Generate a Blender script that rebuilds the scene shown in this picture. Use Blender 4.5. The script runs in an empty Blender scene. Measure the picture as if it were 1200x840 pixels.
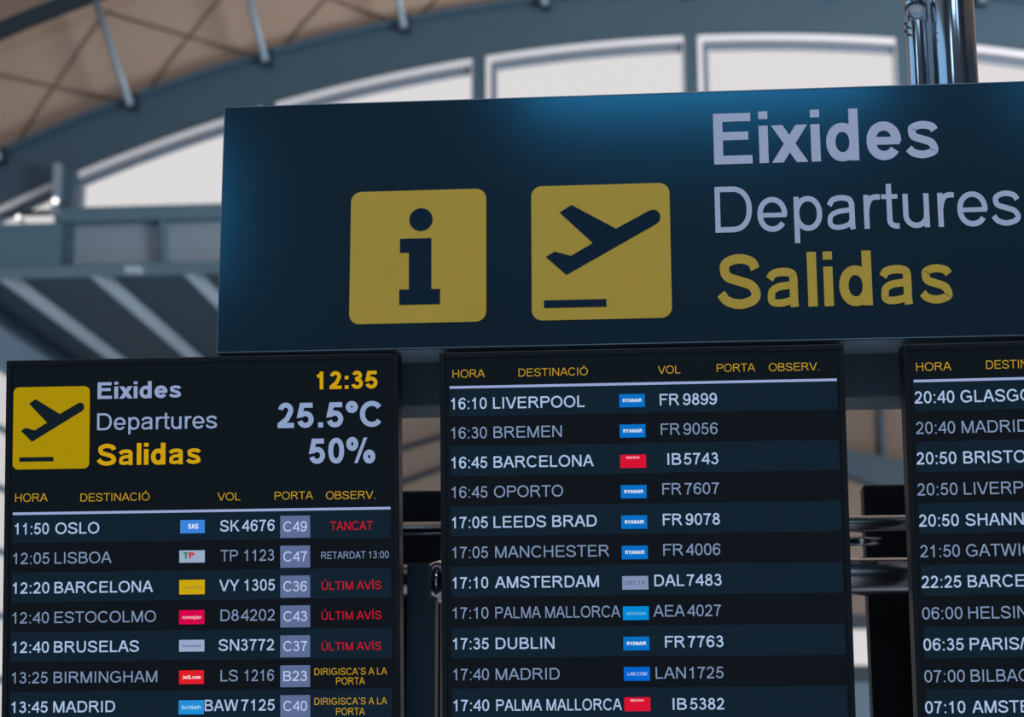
import bpy, math
from mathutils import Matrix, Vector

C = bpy.context.scene.collection
R = math.radians
PI = math.pi

# ------------------------------------------------------------------ camera
cd = bpy.data.cameras.new('camera')
cam = bpy.data.objects.new('camera', cd)
C.objects.link(cam)
cam.matrix_world = (Matrix.Translation((0, 0, 1.6)) @ Matrix.Rotation(R(4.8485), 4, 'Z')
                    @ Matrix.Rotation(R(90 + 12.4859), 4, 'X') @ Matrix.Rotation(R(-0.1547), 4, 'Z'))
cd.sensor_width = 36
cd.lens = 36 * 2201.3 / 1200
cd.clip_end = 400
cd.dof.use_dof = True
cd.dof.focus_distance = 3.05
cd.dof.aperture_fstop = 5.0
bpy.context.scene.camera = cam

# ------------------------------------------------------------------ world, lights, exposure
sc = bpy.context.scene
w = bpy.data.worlds.new('overcast_sky')
sc.world = w
w.use_nodes = True
bg = w.node_tree.nodes['Background']
bg.inputs[0].default_value = (0.79, 0.765, 0.772, 1)
bg.inputs[1].default_value = 1.0
sc.view_settings.view_transform = 'Standard'
sc.view_settings.look = 'None'
sc.view_settings.exposure = 0
sc.view_settings.gamma = 1
sc.view_settings.use_curve_mapping = False


def area(name, loc, target, sx, sy, col, radiance):
    """rectangular area light: an added unseen source for fill or reflections"""
    l = bpy.data.lights.new(name, 'AREA')
    l.shape = 'RECTANGLE'
    l.size, l.size_y = sx, sy
    l.color = col
    l.energy = radiance * PI * sx * sy
    o = bpy.data.objects.new(name, l)
    o.location = loc
    o.rotation_euler = (Vector(target) - Vector(loc)).to_track_quat('-Z', 'Y').to_euler()
    C.objects.link(o)
    return o


# added lights behind the camera; their reflections make the glow on the sign
area('added_rear_glow', (0.55, -19.5, 13.5), (0.55, 0, 13.5), 5.0, 5.1, (0.55, 0.80, 1.0), 3.9)
area('added_rear_glow', (7.3, -19.5, 13.2), (7.3, 0, 13.2), 4.6, 5.0, (0.55, 0.80, 1.0), 1.6)
area('added_rear_glow', (-8.2, -19.5, 9.6), (-8.2, 0, 9.6), 3.4, 2.0, (0.55, 0.80, 1.0), 3.0)
# added lights by the side walls, no glazing; the left one reflects in the poles
area('added_side_light', (-27.5, -2, 10.2), (0, -2, 9.0), 34, 6, (0.27, 0.60, 0.95), 0.85)
area('added_side_light', (29.4, 22, 7), (0, 22, 6), 18, 4, (0.7, 0.85, 1.0), 0.8)
# added fill above and behind the camera, brightening the sign lettering
area('added_overhead_fill', (0, -9, 21.0), (0, 0, 6), 30, 9, (0.80, 0.88, 1.0), 4.2)
# added unseen fill, no fixture of the hall, brightening the timber gable
area('added_gable_fill', (15, 22, 9.5), (-1, 40, 20), 8, 3, (1.0, 0.96, 0.94), 56.0)
# added upward fill at floor level, brightening beam, ribs and soffit
area('added_floor_fill', (-1, 38, 0.5), (-1, 38, 20), 28, 30, (0.78, 0.92, 1.0), 0.50)


# ------------------------------------------------------------------ materials
def srgb(r, g, b):
    f = lambda c: c / 12.92 if c <= 0.04045 else ((c + 0.055) / 1.055) ** 2.4
    return (f(r / 255), f(g / 255), f(b / 255), 1)


def pmat(name, col, rough=0.6, metal=0.0, spec=0.5, noise=0, nscale=6, bump=0):
    m = bpy.data.materials.new(name)
    m.use_nodes = True
    nt = m.node_tree
    b = nt.nodes['Principled BSDF']
    b.inputs['Base Color'].default_value = col
    b.inputs['Roughness'].default_value = rough
    b.inputs['Metallic'].default_value = metal
    b.inputs['Specular IOR Level'].default_value = spec
    if noise or bump:
        tc = nt.nodes.new('ShaderNodeTexCoord')
        nz = nt.nodes.new('ShaderNodeTexNoise')
        nz.inputs['Scale'].default_value = nscale
        nz.inputs['Detail'].default_value = 5
        nt.links.new(tc.outputs['Object'], nz.inputs['Vector'])
        if noise:
            mx = nt.nodes.new('ShaderNodeMix')
            mx.data_type = 'RGBA'
            mx.inputs['A'].default_value = [c * (1 - noise) for c in col[:3]] + [1]
            mx.inputs['B'].default_value = [min(1, c * (1 + noise)) for c in col[:3]] + [1]
            nt.links.new(nz.outputs['Fac'], mx.inputs['Factor'])
            nt.links.new(mx.outputs['Result'], b.inputs['Base Color'])
        if bump:
            bp = nt.nodes.new('ShaderNodeBump')
            bp.inputs['Strength'].default_value = bump
            bp.inputs['Distance'].default_value = 0.01
            nt.links.new(nz.outputs['Fac'], bp.inputs['Height'])
            nt.links.new(bp.outputs['Normal'], b.inputs['Normal'])
    return m


def emat(name, col, strength=1.0, spec=0.0):
    """a lit picture element of a display"""
    m = bpy.data.materials.new(name)
    m.use_nodes = True
    b = m.node_tree.nodes['Principled BSDF']
    b.inputs['Base Color'].default_value = (0.002, 0.003, 0.004, 1)
    b.inputs['Roughness'].default_value = 0.45
    b.inputs['Specular IOR Level'].default_value = spec
    b.inputs['Emission Color'].default_value = col
    b.inputs['Emission Strength'].default_value = strength
    return m


def sign_face_material():
    """dark navy satin sheet; blue gloss tint put in to imitate glare from the bright window"""
    m = bpy.data.materials.new('navy_sign_face')
    m.use_nodes = True
    nt = m.node_tree
    out = nt.nodes['Material Output']
    b = nt.nodes['Principled BSDF']
    b.inputs['Base Color'].default_value = (0.0085, 0.020, 0.027, 1)
    b.inputs['Roughness'].default_value = 0.7
    b.inputs['Specular IOR Level'].default_value = 0.1
    g = nt.nodes.new('ShaderNodeBsdfGlossy')
    g.inputs['Color'].default_value = (0.04, 0.36, 0.66, 1)
    g.inputs['Roughness'].default_value = 0.115
    mx = nt.nodes.new('ShaderNodeMixShader')
    mx.inputs[0].default_value = 0.16
    nt.links.new(b.outputs[0], mx.inputs[1])
    nt.links.new(g.outputs[0], mx.inputs[2])
    nt.links.new(mx.outputs[0], out.inputs['Surface'])
    return m


def glass_material():
    m = bpy.data.materials.new('window_glass')
    m.use_nodes = True
    nt = m.node_tree
    out = nt.nodes['Material Output']
    nt.nodes.remove(nt.nodes['Principled BSDF'])
    t = nt.nodes.new('ShaderNodeBsdfTransparent')
    t.inputs['Color'].default_value = (0.97, 0.97, 0.97, 1)
    g = nt.nodes.new('ShaderNodeBsdfGlossy')
    g.inputs['Roughness'].default_value = 0.02
    fr = nt.nodes.new('ShaderNodeFresnel')
    fr.inputs['IOR'].default_value = 1.45
    mx = nt.nodes.new('ShaderNodeMixShader')
    gm = nt.nodes.new('ShaderNodeNewGeometry')
    inv = nt.nodes.new('ShaderNodeMath')
    inv.operation = 'SUBTRACT'
    inv.inputs[0].default_value = 1.0
    nt.links.new(gm.outputs['Backfacing'], inv.inputs[1])
    mul = nt.nodes.new('ShaderNodeMath')
    mul.operation = 'MULTIPLY'
    nt.links.new(fr.outputs[0], mul.inputs[0])
    nt.links.new(inv.outputs[0], mul.inputs[1])
    nt.links.new(mul.outputs[0], mx.inputs[0])
    nt.links.new(t.outputs[0], mx.inputs[1])
    nt.links.new(g.outputs[0], mx.inputs[2])
    nt.links.new(mx.outputs[0], out.inputs['Surface'])
    return m


M = dict(
    face=sign_face_material(),
    glass=glass_material(),
    edge=pmat('brushed_sign_edge', srgb(120, 135, 150), 0.35, 0.8),
    sign_side=pmat('dark_sign_casing', srgb(150, 178, 198), 0.6),
    sign_yellow=pmat('sign_yellow_vinyl', srgb(214, 180, 76), 0.75, spec=0.1, noise=0.05, nscale=9),
    sign_white=pmat('sign_white_vinyl', srgb(205, 212, 238), 0.75, spec=0.1),
    sign_navy=pmat('sign_navy_vinyl', srgb(20, 44, 64), 0.8, spec=0.1),
    bezel=pmat('black_bezel', srgb(11, 22, 29), 0.45, spec=0.3),
    housing=pmat('black_housing', srgb(16, 24, 32), 0.5, spec=0.3),
    post=pmat('navy_post_paint', srgb(50, 80, 100), 0.55),
    chrome=pmat('polished_steel', srgb(205, 212, 222), 0.09, 1.0),
    rail=pmat('satin_steel', srgb(196, 198, 206), 0.22, 1.0),
    frame_beam=pmat('dark_frame_beam', srgb(112, 140, 158), 0.5),
    steel=pmat('blue_grey_steel_paint', srgb(62, 90, 109), 0.5, noise=0.06, nscale=0.4),
    steel_dark=pmat('dark_steel_paint', srgb(30, 54, 72), 0.5),
    strut=pmat('pale_steel_strut', srgb(150, 172, 192), 0.4, 0.2),
    frame=pmat('white_window_frame', srgb(238, 242, 250), 0.35),
    sash=pmat('grey_sash', srgb(150, 165, 185), 0.4),
    tan=pmat('tan_timber_cladding', srgb(192, 172, 156), 0.85, noise=0.08, nscale=0.5),
    cable=pmat('brown_tie_cable', srgb(140, 120, 106), 0.6),
    beam=pmat('beam_paint', srgb(88, 122, 142), 0.5, noise=0.05, nscale=0.5),
    web=pmat('uplit_tone_beam_web', srgb(140, 158, 176), 0.4, noise=0.08, nscale=0.6),  # paler than the flanges: light from below is put into this colour
    far_tan=pmat('shaded_brown_far_cladding', srgb(158, 140, 128), 0.85, noise=0.12, nscale=0.4),  # tan darkened in colour to stand for shade on the far wall
    soffit=pmat('dark_soffit', srgb(42, 68, 84), 0.8),
    rib=pmat('pale_soffit_rib', srgb(175, 195, 212), 0.6),
    bluegrey=pmat('blue_grey_panel', srgb(120, 146, 170), 0.6),
    floor=pmat('grey_terrazzo', srgb(190, 192, 196), 0.3, noise=0.1, nscale=30),
    wall=pmat('grey_blue_wall', srgb(96, 108, 122), 0.8, noise=0.04),
    lamp=emat('lit_lamp', (1, 1, 1, 1), 2.2),
    display=emat('display_black', srgb(6, 14, 20), 1, 0.15),
    band=emat('display_band_blue', srgb(10, 28, 41), 1, 0.15),
    band_dark=emat('display_band_black', srgb(8, 12, 19), 1, 0.15),
    white=emat('display_white', srgb(140, 158, 196)),
    bright=emat('display_text_bright', srgb(166, 190, 224)),
    dim=emat('display_text_dim', srgb(122, 143, 176)),
    line=emat('display_line', srgb(150, 165, 208)),
    yellow=emat('display_yellow', srgb(200, 156, 12)),
    yellow_thin=emat('display_yellow_thin', srgb(186, 146, 36)),
    icon_yellow=emat('display_icon_yellow', srgb(166, 138, 3)),
    icon_dark=emat('display_icon_dark', srgb(16, 28, 34)),
    red=emat('display_red', srgb(196, 22, 44)),
    gate=emat('display_gate_blue', srgb(92, 108, 148)),
    gate_text=emat('display_gate_text', srgb(185, 200, 232)),
)

# ------------------------------------------------------------------ helpers


class MB:
    """collects faces and builds ONE mesh object"""

    def __init__(self):
        self.v, self.f, self.m = [], [], []

    def face(self, pts, mi=0):
        n = len(self.v)
        self.v += [tuple(p) for p in pts]
        self.f.append(tuple(range(n, n + len(pts))))
        self.m.append(mi)

    def box(self, a, b, mi=0):
        x0, y0, z0 = a
        x1, y1, z1 = b
        n = len(self.v)
        self.v += [(x, y, z) for x in (x0, x1) for y in (y0, y1) for z in (z0, z1)]
        for q in ((0, 1, 3, 2), (4, 6, 7, 5), (0, 4, 5, 1), (2, 3, 7, 6), (0, 2, 6, 4), (1, 5, 7, 3)):
            self.f.append(tuple(n + i for i in q))
            self.m.append(mi)

    def prism(self, poly, y0, y1, mi=0):
        """polygon in x,z extruded from y0 (front) to y1"""
        n, k = len(self.v), len(poly)
        self.v += [(x, y0, z) for x, z in poly] + [(x, y1, z) for x, z in poly]
        self.f.append(tuple(n + i for i in range(k)))
        self.f.append(tuple(n + k + i for i in reversed(range(k))))
        self.m += [mi, mi]
        for i in range(k):
            j = (i + 1) % k
            self.f.append((n + i, n + k + i, n + k + j, n + j))
            self.m.append(mi)

    def tube(self, a, b, r, seg=24, mi=0, caps=True, r2=None):
        a, b = Vector(a), Vector(b)
        d = (b - a).normalized()
        u = d.orthogonal().normalized()
        t = d.cross(u)
        n = len(self.v)
        for p, rr in ((a, r), (b, r if r2 is None else r2)):
            for i in range(seg):
                q = 2 * PI * i / seg
                self.v.append(tuple(p + (u * math.cos(q) + t * math.sin(q)) * rr))
        for i in range(seg):
            j = (i + 1) % seg
            self.f.append((n + i, n + j, n + seg + j, n + seg + i))
            self.m.append(mi)
        if caps:
            self.f.append(tuple(n + i for i in reversed(range(seg))))
            self.f.append(tuple(n + seg + i for i in range(seg)))
            self.m += [mi, mi]

    def arc(self, cx, cz, r0, r1, a0, a1, y0, y1, n=48, mi=0):
        """box section swept along a circle in the x,z plane; angles from +z towards +x, degrees"""
        rings = []
        for i in range(n + 1):
            a = R(a0 + (a1 - a0) * i / n)
            s, c = math.sin(a), math.cos(a)
            k = len(self.v)
            self.v += [(cx + r * s, y, cz + r * c) for r, y in ((r0, y0), (r1, y0), (r1, y1), (r0, y1))]
            rings.append(k)
        for p, q in zip(rings, rings[1:]):
            for j in range(4):
                l = (j + 1) % 4
                self.f.append((p + j, p + l, q + l, q + j))
                self.m.append(mi)
        for k in (rings[0], rings[-1]):
            self.f.append((k, k + 1, k + 2, k + 3))
            self.m.append(mi)

    def build(self, name, mats, parent=None, smooth=False, bevel=0):
        me = bpy.data.meshes.new(name)
        me.from_pydata(self.v, [], self.f)
        for m in (mats if isinstance(mats, list) else [mats]):
            me.materials.append(m)
        me.polygons.foreach_set('material_index', self.m)
        if smooth:
            me.polygons.foreach_set('use_smooth', [len(f) == 4 for f in self.f])
        me.update()
        o = bpy.data.objects.new(name, me)
        C.objects.link(o)
        if parent:
            o.parent = parent
        if bevel:
            b = o.modifiers.new('bevel', 'BEVEL')
            b.width = bevel
            b.segments = 2
            b.limit_method = 'ANGLE'
        return o


def tag(o, label, cat, group=None):
    o['label'] = label
    o['category'] = cat
    if group:
        o['group'] = group
    return o


def thing(name, label, cat, loc=(0, 0, 0), group=None):
    o = bpy.data.objects.new(name, None)
    o.empty_display_size = 0.1
    C.objects.link(o)
    o.location = loc
    return tag(o, label, cat, group)


def struct(o):
    o['kind'] = 'structure'
    return o


def round_rect(x0, z0, x1, z1, r, n=8):
    pts = []
    for cx, cz, a in ((x1 - r, z1 - r, 0), (x0 + r, z1 - r, 90), (x0 + r, z0 + r, 180), (x1 - r, z0 + r, 270)):
        for i in range(n + 1):
            q = R(a + 90 * i / n)
            pts.append((cx + r * math.cos(q), cz + r * math.sin(q)))
    return pts


# ------------------------------------------------------------------ stroke lettering (cap height 1)
def ell(cx, cy, rx, ry, a0, a1, n=None, e=2.0):
    n = n or max(4, int(abs(a1 - a0) / 12))
    out = []
    for i in range(n + 1):
        a = R(a0 + (a1 - a0) * i / n)
        c, s = math.cos(a), math.sin(a)
        k = 2.0 / e
        out.append((cx + rx * math.copysign(abs(c) ** k, c), cy + ry * math.copysign(abs(s) ** k, s)))
    return out


def glyph(ch, w):
    """-> advance, list of ('s', points, closed) strokes and ('q', points) filled shapes"""
    h = w / 2
    xh = 0.735
    S, Q = [], []

    def s(pts, closed=False, k=1.0):
        S.append(('s', pts, closed, k))

    kb = 0.84 if w > 0.15 else 1.0          # curved strokes of bold small letters are finer than the stems

    def bar(x0, y0, x1, y1):
        Q.append(('q', [(x0, y0), (x1, y0), (x1, y1), (x0, y1)]))

    def dia(x0, y0, x1, y1, k=1.12):
        d = w * k / 2
        Q.append(('q', [(x0 - d, y0), (x0 + d, y0), (x1 + d, y1), (x1 - d, y1)]))

    E = 2.25
    adv = 0.78
    if ch == ' ':
        adv = 0.36
    elif ch == '0':
        s(ell(0.385, 0.5, 0.325 - h, 0.51 - h, 0, 360, 32, E), True)
    elif ch == '1':
        bar(0.49 - w, 0, 0.49, 1)
        s([(0.49 - h, 0.95), (0.38, 0.83), (0.16, 0.715)])
    elif ch == '2':
        s(ell(0.37, 0.70, 0.30 - h, 0.31 - h, 172, -28, 16) + [(0.42, 0.35), (0.20, 0.18), (0.12, h)])
        bar(0.05, 0, 0.70, w)
    elif ch == '3':
        s(ell(0.37, 0.745, 0.27 - h, 0.265 - h, 165, -85, 18) + [(0.29, 0.53)])
        s([(0.29, 0.535)] + ell(0.37, 0.30, 0.32 - h, 0.31 - h, 88, -168, 20))
    elif ch == '4':
        bar(0.63 - w, 0, 0.63, 1)
        bar(0.03, 0.235, 0.75, 0.235 + w * 0.9)
        s([(0.63 - h * 1.1, 0.93), (0.07, 0.235 + h * 0.9)])
    elif ch == '5':
        s([(0.66, 0.99 - h), (0.24, 0.99 - h), (0.155, 0.50)] + ell(0.37, 0.325, 0.33 - h, 0.335 - h, 128, -165, 22))
    elif ch == '6':
        s(ell(0.39, 0.325, 0.32 - h, 0.335 - h, 0, 360, 28), True)
        s(ell(0.43, 0.50, 0.385 - h, 0.51 - h, 190, 38, 20, 2.1))
    elif ch == '8':
        s(ell(0.385, 0.75, 0.27 - h, 0.26 - h, 0, 360, 26), True)
        s(ell(0.385, 0.29, 0.325 - h, 0.30 - h, 0, 360, 28), True)
    elif ch == '9':
        _, g6 = glyph('6', w)
        return adv, [('s', [(0.77 - x, 1 - y) for x, y in p[1]], p[2], 1.0) for p in g6]
    elif ch == '7':
        bar(0.06, 0.99 - w, 0.70, 0.99)
        s([(0.64, 0.99 - h), (0.50, 0.76), (0.38, 0.45), (0.30, 0.0)])
    elif ch == ':':
        adv = 0.39
        bar(0.195 - h, 0, 0.195 + h, w)
        bar(0.195 - h, xh - w, 0.195 + h, xh)
    elif ch == '.':
        adv = 0.39
        bar(0.195 - h, 0, 0.195 + h, w)
    elif ch == '/':
        adv = 0.39
        dia(0.06, 0, 0.33, 1, 1)
    elif ch == '´':
        adv = 0.40
        s([(0.14, 0.80), (0.27, 1.0)])
    elif ch == 'º':
        adv = 0.52
        s(ell(0.26, 0.79, 0.22 - h * 0.8, 0.22 - h * 0.8, 0, 360, 24), True)
    elif ch == '%':
        adv = 1.24
        s(ell(0.27, 0.755, 0.23 - h * 0.8, 0.255 - h * 0.8, 0, 360, 24), True)
        s(ell(0.97, 0.245, 0.23 - h * 0.8, 0.255 - h * 0.8, 0, 360, 24), True)
        dia(0.42, 0, 0.82, 1, 0.72)
    elif ch == 'A':
        adv = 0.93
        dia(0.01 + h, 0, 0.465 - h * 0.35, 1)
        dia(0.92 - h, 0, 0.465 + h * 0.35, 1)
        bar(0.22, 0.29, 0.71, 0.29 + w * 0.9)
    elif ch == 'B':
        adv = 0.93
        bar(0.10, 0, 0.10 + w, 1)
        s([(0.12, 1 - h), (0.50, 1 - h)] + ell(0.54, 0.755, 0.27 - h, 0.245 - h, 80, -80, 12) + [(0.50, 0.53), (0.12, 0.53)])
        s([(0.12, 0.53), (0.52, 0.53)] + ell(0.56, 0.28, 0.31 - h, 0.28 - h, 75, -75, 12) + [(0.52, h), (0.12, h)])
    elif ch in 'CG':
        adv = 1.01 if ch == 'C' else 1.09
        s(ell(0.53, 0.5, 0.47 - h, 0.515 - h, 38, 322 if ch == 'C' else 308, 30, 2.1))
        if ch == 'G':
            s([(0.56, 0.46), (0.98 - h, 0.46), (0.98 - h, 0.17), (0.84, 0.10)])
    elif ch == 'D':
        adv = 1.01
        bar(0.11, 0, 0.11 + w, 1)
        s([(0.13, 1 - h), (0.45, 1 - h)] + ell(0.50, 0.5, 0.44 - h, 0.5 - h, 85, -85, 22, 2.2) + [(0.45, h), (0.13, h)])
    elif ch in 'EF':
        adv = 0.93 if ch == 'E' else 0.853
        bar(0.11, 0, 0.11 + w, 1)
        bar(0.11, 1 - w * 0.92, 0.84, 1)
        bar(0.11, 0.47, 0.79 if ch == 'E' else 0.72, 0.47 + w * 0.9)
        if ch == 'E':
            bar(0.11, 0, 0.86, w * 0.92)
    elif ch == 'H':
        adv = 1.01
        bar(0.11, 0, 0.11 + w, 1)
        bar(0.90 - w, 0, 0.90, 1)
        bar(0.11, 0.47, 0.90, 0.47 + w * 0.9)
    elif ch in 'IÍ':
        adv = 0.39
        bar(0.195 - h, 0, 0.195 + h, 1)
        if ch == 'Í':
            s([(0.17, 1.07), (0.29, 1.25)])
    elif ch == 'J':
        adv = 0.70
        s([(0.60 - h, 1)] + ell(0.33, 0.30, 0.27 - h, 0.315 - h, 0, -170, 16))
    elif ch == 'K':
        adv = 0.93
        bar(0.10, 0, 0.10 + w, 1)
        dia(0.24, 0.42, 0.80, 1, 1.3)
        dia(0.84, 0, 0.42, 0.60, 1.3)
    elif ch == 'L':
        adv = 0.777
        bar(0.10, 0, 0.10 + w, 1)
        bar(0.10, 0, 0.72, w * 0.92)
    elif ch == 'M':
        adv = 1.163
        bar(0.10, 0, 0.10 + w * 0.95, 1)
        bar(1.06 - w * 0.95, 0, 1.06, 1)
        dia(0.58 - h * 0.2, 0, 0.10 + h * 1.3, 1, 1.15)
        dia(0.58 + h * 0.2, 0, 1.06 - h * 1.3, 1, 1.15)
    elif ch == 'N':
        adv = 1.01
        bar(0.10, 0, 0.10 + w * 0.97, 1)
        bar(0.90 - w * 0.97, 0, 0.90, 1)
        dia(0.90 - h * 1.1, 0, 0.10 + h * 1.1, 1, 1.25)
    elif ch in 'OÓQ':
        adv = 1.09
        s(ell(0.545, 0.5, 0.485 - h, 0.515 - h, 0, 360, 36, 2.1), True)
        if ch == 'Ó':
            s([(0.50, 1.07), (0.64, 1.25)])
        if ch == 'Q':
            s([(0.62, 0.24), (0.98, -0.02)])
    elif ch == 'P' or ch == 'R':
        adv = 0.93 if ch == 'P' else 1.01
        bar(0.10, 0, 0.10 + w, 1)
        y = 0.43 if ch == 'P' else 0.47
        s([(0.12, 1 - h), (0.55, 1 - h)] + ell(0.58, (1 + y) / 2, 0.30 - h, (1 - y) / 2 - h, 80, -80, 14)
          + [(0.55, y + h), (0.12, y + h)])
        if ch == 'R':
            s([(0.50, 0.49), (0.62, 0.44), (0.74, 0.28), (0.90, 0.0)])
    elif ch == 'S':
        adv = 0.93
        s(spl([(0.81 - h * 0.4, 0.725), (0.70, 0.93 - h * 0.75), (0.46, 1.015 - h), (0.20 + h * 0.35, 0.93 - h * 0.8),
               (0.085 + h, 0.74), (0.19 + h * 0.5, 0.59), (0.46, 0.505), (0.73 - h * 0.5, 0.42), (0.865 - h, 0.27),
               (0.74 - h * 0.35, 0.07 + h * 0.8), (0.46, -0.015 + h), (0.19 + h * 0.3, 0.075 + h * 0.7), (0.06 + h * 0.4, 0.28)]))
    elif ch == 'T':
        adv = 0.853
        bar(0.427 - h, 0, 0.427 + h, 1)
        bar(0.03, 1 - w * 0.92, 0.82, 1)
    elif ch in 'UÚ':
        adv = 1.01
        s([(0.11 + h, 1)] + ell(0.505, 0.39, 0.395 - h, 0.405 - h, 180, 360, 22, 2.2) + [(0.90 - h, 1)])
        if ch == 'Ú':
            s([(0.48, 1.07), (0.62, 1.25)])
    elif ch == 'V':
        adv = 0.93
        dia(0.465 - h * 0.35, 0, 0.01 + h, 1)
        dia(0.465 + h * 0.35, 0, 0.92 - h, 1)
    elif ch == 'W':
        adv = 1.32
        dia(0.35 - h * 0.3, 0, 0.02 + h, 1, 1.05)
        dia(0.35 + h * 0.3, 0, 0.66 - h * 0.3, 1, 1.05)
        dia(0.97 - h * 0.3, 0, 0.66 + h * 0.3, 1, 1.05)
        dia(0.97 + h * 0.3, 0, 1.30 - h, 1, 1.05)
    elif ch == 'X':
        adv = 0.93
        dia(0.02 + h, 0, 0.91 - h, 1, 1.25)
        dia(0.91 - h, 0, 0.02 + h, 1, 1.25)
    elif ch == 'Y':
        adv = 0.93
        bar(0.465 - h, 0, 0.465 + h, 0.45)
        dia(0.465, 0.38, 0.02 + h, 1, 1.2)
        dia(0.465, 0.38, 0.91 - h, 1, 1.2)
    elif ch == 'a':
        s(spl([(0.085 + h * 0.3, 0.525), (0.18 + h * 0.1, 0.685 - h * 0.7), (0.37, 0.747 - h), (0.57 - h * 0.35, 0.69 - h * 0.7),
               (0.665 - h, 0.54)], 7) + [(0.665 - h, 0.10), (0.675 - h, 0.0)], False, kb * 1.03)
        s(spl([(0.665 - h, 0.45 - h * 0.2), (0.50, 0.425 - h * 0.2), (0.30, 0.395 - h * 0.15), (0.13 + h * 0.4, 0.33 - h * 0.2),
               (0.05 + h, 0.20), (0.12 + h * 0.4, 0.05 + h * 0.65), (0.28, -0.012 + h), (0.45, 0.03 + h * 0.8),
               (0.58 - h * 0.3, 0.12 + h * 0.3), (0.665 - h, 0.24)], 7), False, kb * 0.92)
    elif ch in 'bdpqg':
        fl = ch in 'dqg'
        X = (lambda x: 0.77 - x) if fl else (lambda x: x)
        y0, y1 = (0, 1.02) if ch in 'bd' else (-0.27, xh)
        if ch == 'g':
            y0 = 0.0
        xs = sorted((X(0.09), X(0.09 + w)))
        bar(xs[0], y0, xs[1], y1)
        s([(X(x), y) for x, y in ell(0.405, xh / 2, 0.315 - h, xh / 2 + 0.012 - h, 0, 360, 28, 2.1)], True)
        if ch == 'g':
            s([(X(0.09 + h), 0.02)] + ell(0.38, -0.02, 0.30 - h, 0.25 - h, 0, -160, 12))
    elif ch == 'c':
        adv = 0.70
        s(ell(0.37, xh / 2, 0.315 - h, xh / 2 + 0.012 - h, 40, 320, 22, 2.1))
    elif ch == 'e':
        s(ell(0.385, xh / 2, 0.335 - h, xh / 2 + 0.012 - h, -4, 325, 28, 2.1))
        bar(0.05 + h, xh / 2 - 0.045 - h * 0.35, 0.72 - w * 0.15, xh / 2 - 0.045 + h * 1.35)
    elif ch in 'ijl':
        adv = 0.31
        bar(0.155 - h, 0 if ch != 'j' else -0.2, 0.155 + h, 1.02 if ch == 'l' else xh)
        if ch != 'l':
            bar(0.155 - h, 1.02 - w * 0.85, 0.155 + h, 1.02)
    elif ch == 'k':
        adv = 0.70
        bar(0.09, 0, 0.09 + w, 1.02)
        dia(0.24, 0.28, 0.55, xh, 1.3)
        dia(0.60, 0, 0.34, 0.45, 1.3)
    elif ch in 'nhm':
        adv = 0.777 if ch != 'm' else 1.16
        bar(0.09, 0, 0.09 + w, xh if ch != 'h' else 1.02)
        s([(0.09 + h, 0.42)] + ell(0.38, 0.46, 0.29 - h, xh + 0.01 - 0.46 - h, 165, 0, 14) + [(0.67 - h, 0)])
        if ch == 'm':
            s([(0.67 - h, 0.42)] + ell(0.85, 0.46, 0.26 - h, xh + 0.01 - 0.46 - h, 165, 0, 12) + [(1.07 - h, 0)])
    elif ch == 'o':
        s(ell(0.385, xh / 2, 0.335 - h, xh / 2 + 0.012 - h, 0, 360, 30, 2.1), True)
    elif ch == 'r':
        adv = 0.47
        bar(0.09, 0, 0.09 + w, xh)
        s(spl([(0.09 + h, 0.38), (0.11 + h * 1.3, 0.56 - h * 0.3), (0.20 + h * 0.8, 0.70 - h * 0.9), (0.34, 0.742 - h),
               (0.46, 0.742 - h)]))
    elif ch == 's':
        adv = 0.70
        s(spl([(0.615 - h * 0.3, 0.545), (0.53, 0.68 - h * 0.65), (0.345, 0.747 - h), (0.15 + h * 0.35, 0.68 - h * 0.75),
               (0.062 + h, 0.55), (0.14 + h * 0.5, 0.437), (0.345, 0.375), (0.55 - h * 0.5, 0.31), (0.657 - h, 0.19),
               (0.56 - h * 0.35, 0.052 + h * 0.8), (0.345, -0.012 + h), (0.14 + h * 0.3, 0.055 + h * 0.7),
               (0.04 + h * 0.4, 0.205)], 7), False, kb)
    elif ch == 't':
        adv = 0.39
        s([(0.13 + h, 0.96)] + ell(0.13 + h + 0.15, 0.17, 0.15, 0.182 - h, 180, 268, 8) + [(0.40, -0.010 + h)])
        bar(0.02, xh - w * 0.85, 0.38, xh)
    elif ch == 'u':
        bar(0.68 - w, 0, 0.68, xh)
        s([(0.10 + h, xh)] + ell(0.39, 0.275, 0.29 - h, 0.287 - h, 180, 345, 14) + [(0.68 - h, 0.33)])
    elif ch == 'v':
        adv = 0.70
        dia(0.35 - h * 0.3, 0, 0.02 + h, xh)
        dia(0.35 + h * 0.3, 0, 0.68 - h, xh)
    elif ch == 'w':
        adv = 1.0
        for a, b in ((0.28, 0.02 + h), (0.28, 0.5), (0.72, 0.5), (0.72, 0.98 - h)):
            dia(a, 0, b, xh, 1.0)
    elif ch == 'x':
        adv = 0.70
        dia(0.02 + h, 0, 0.68 - h, xh, 1.25)
        dia(0.68 - h, 0, 0.02 + h, xh, 1.25)
    elif ch == 'y':
        adv = 0.70
        dia(0.22, -0.26, 0.68 - h, xh)
        dia(0.36, 0, 0.02 + h, xh)
    return adv, S + Q


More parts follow.
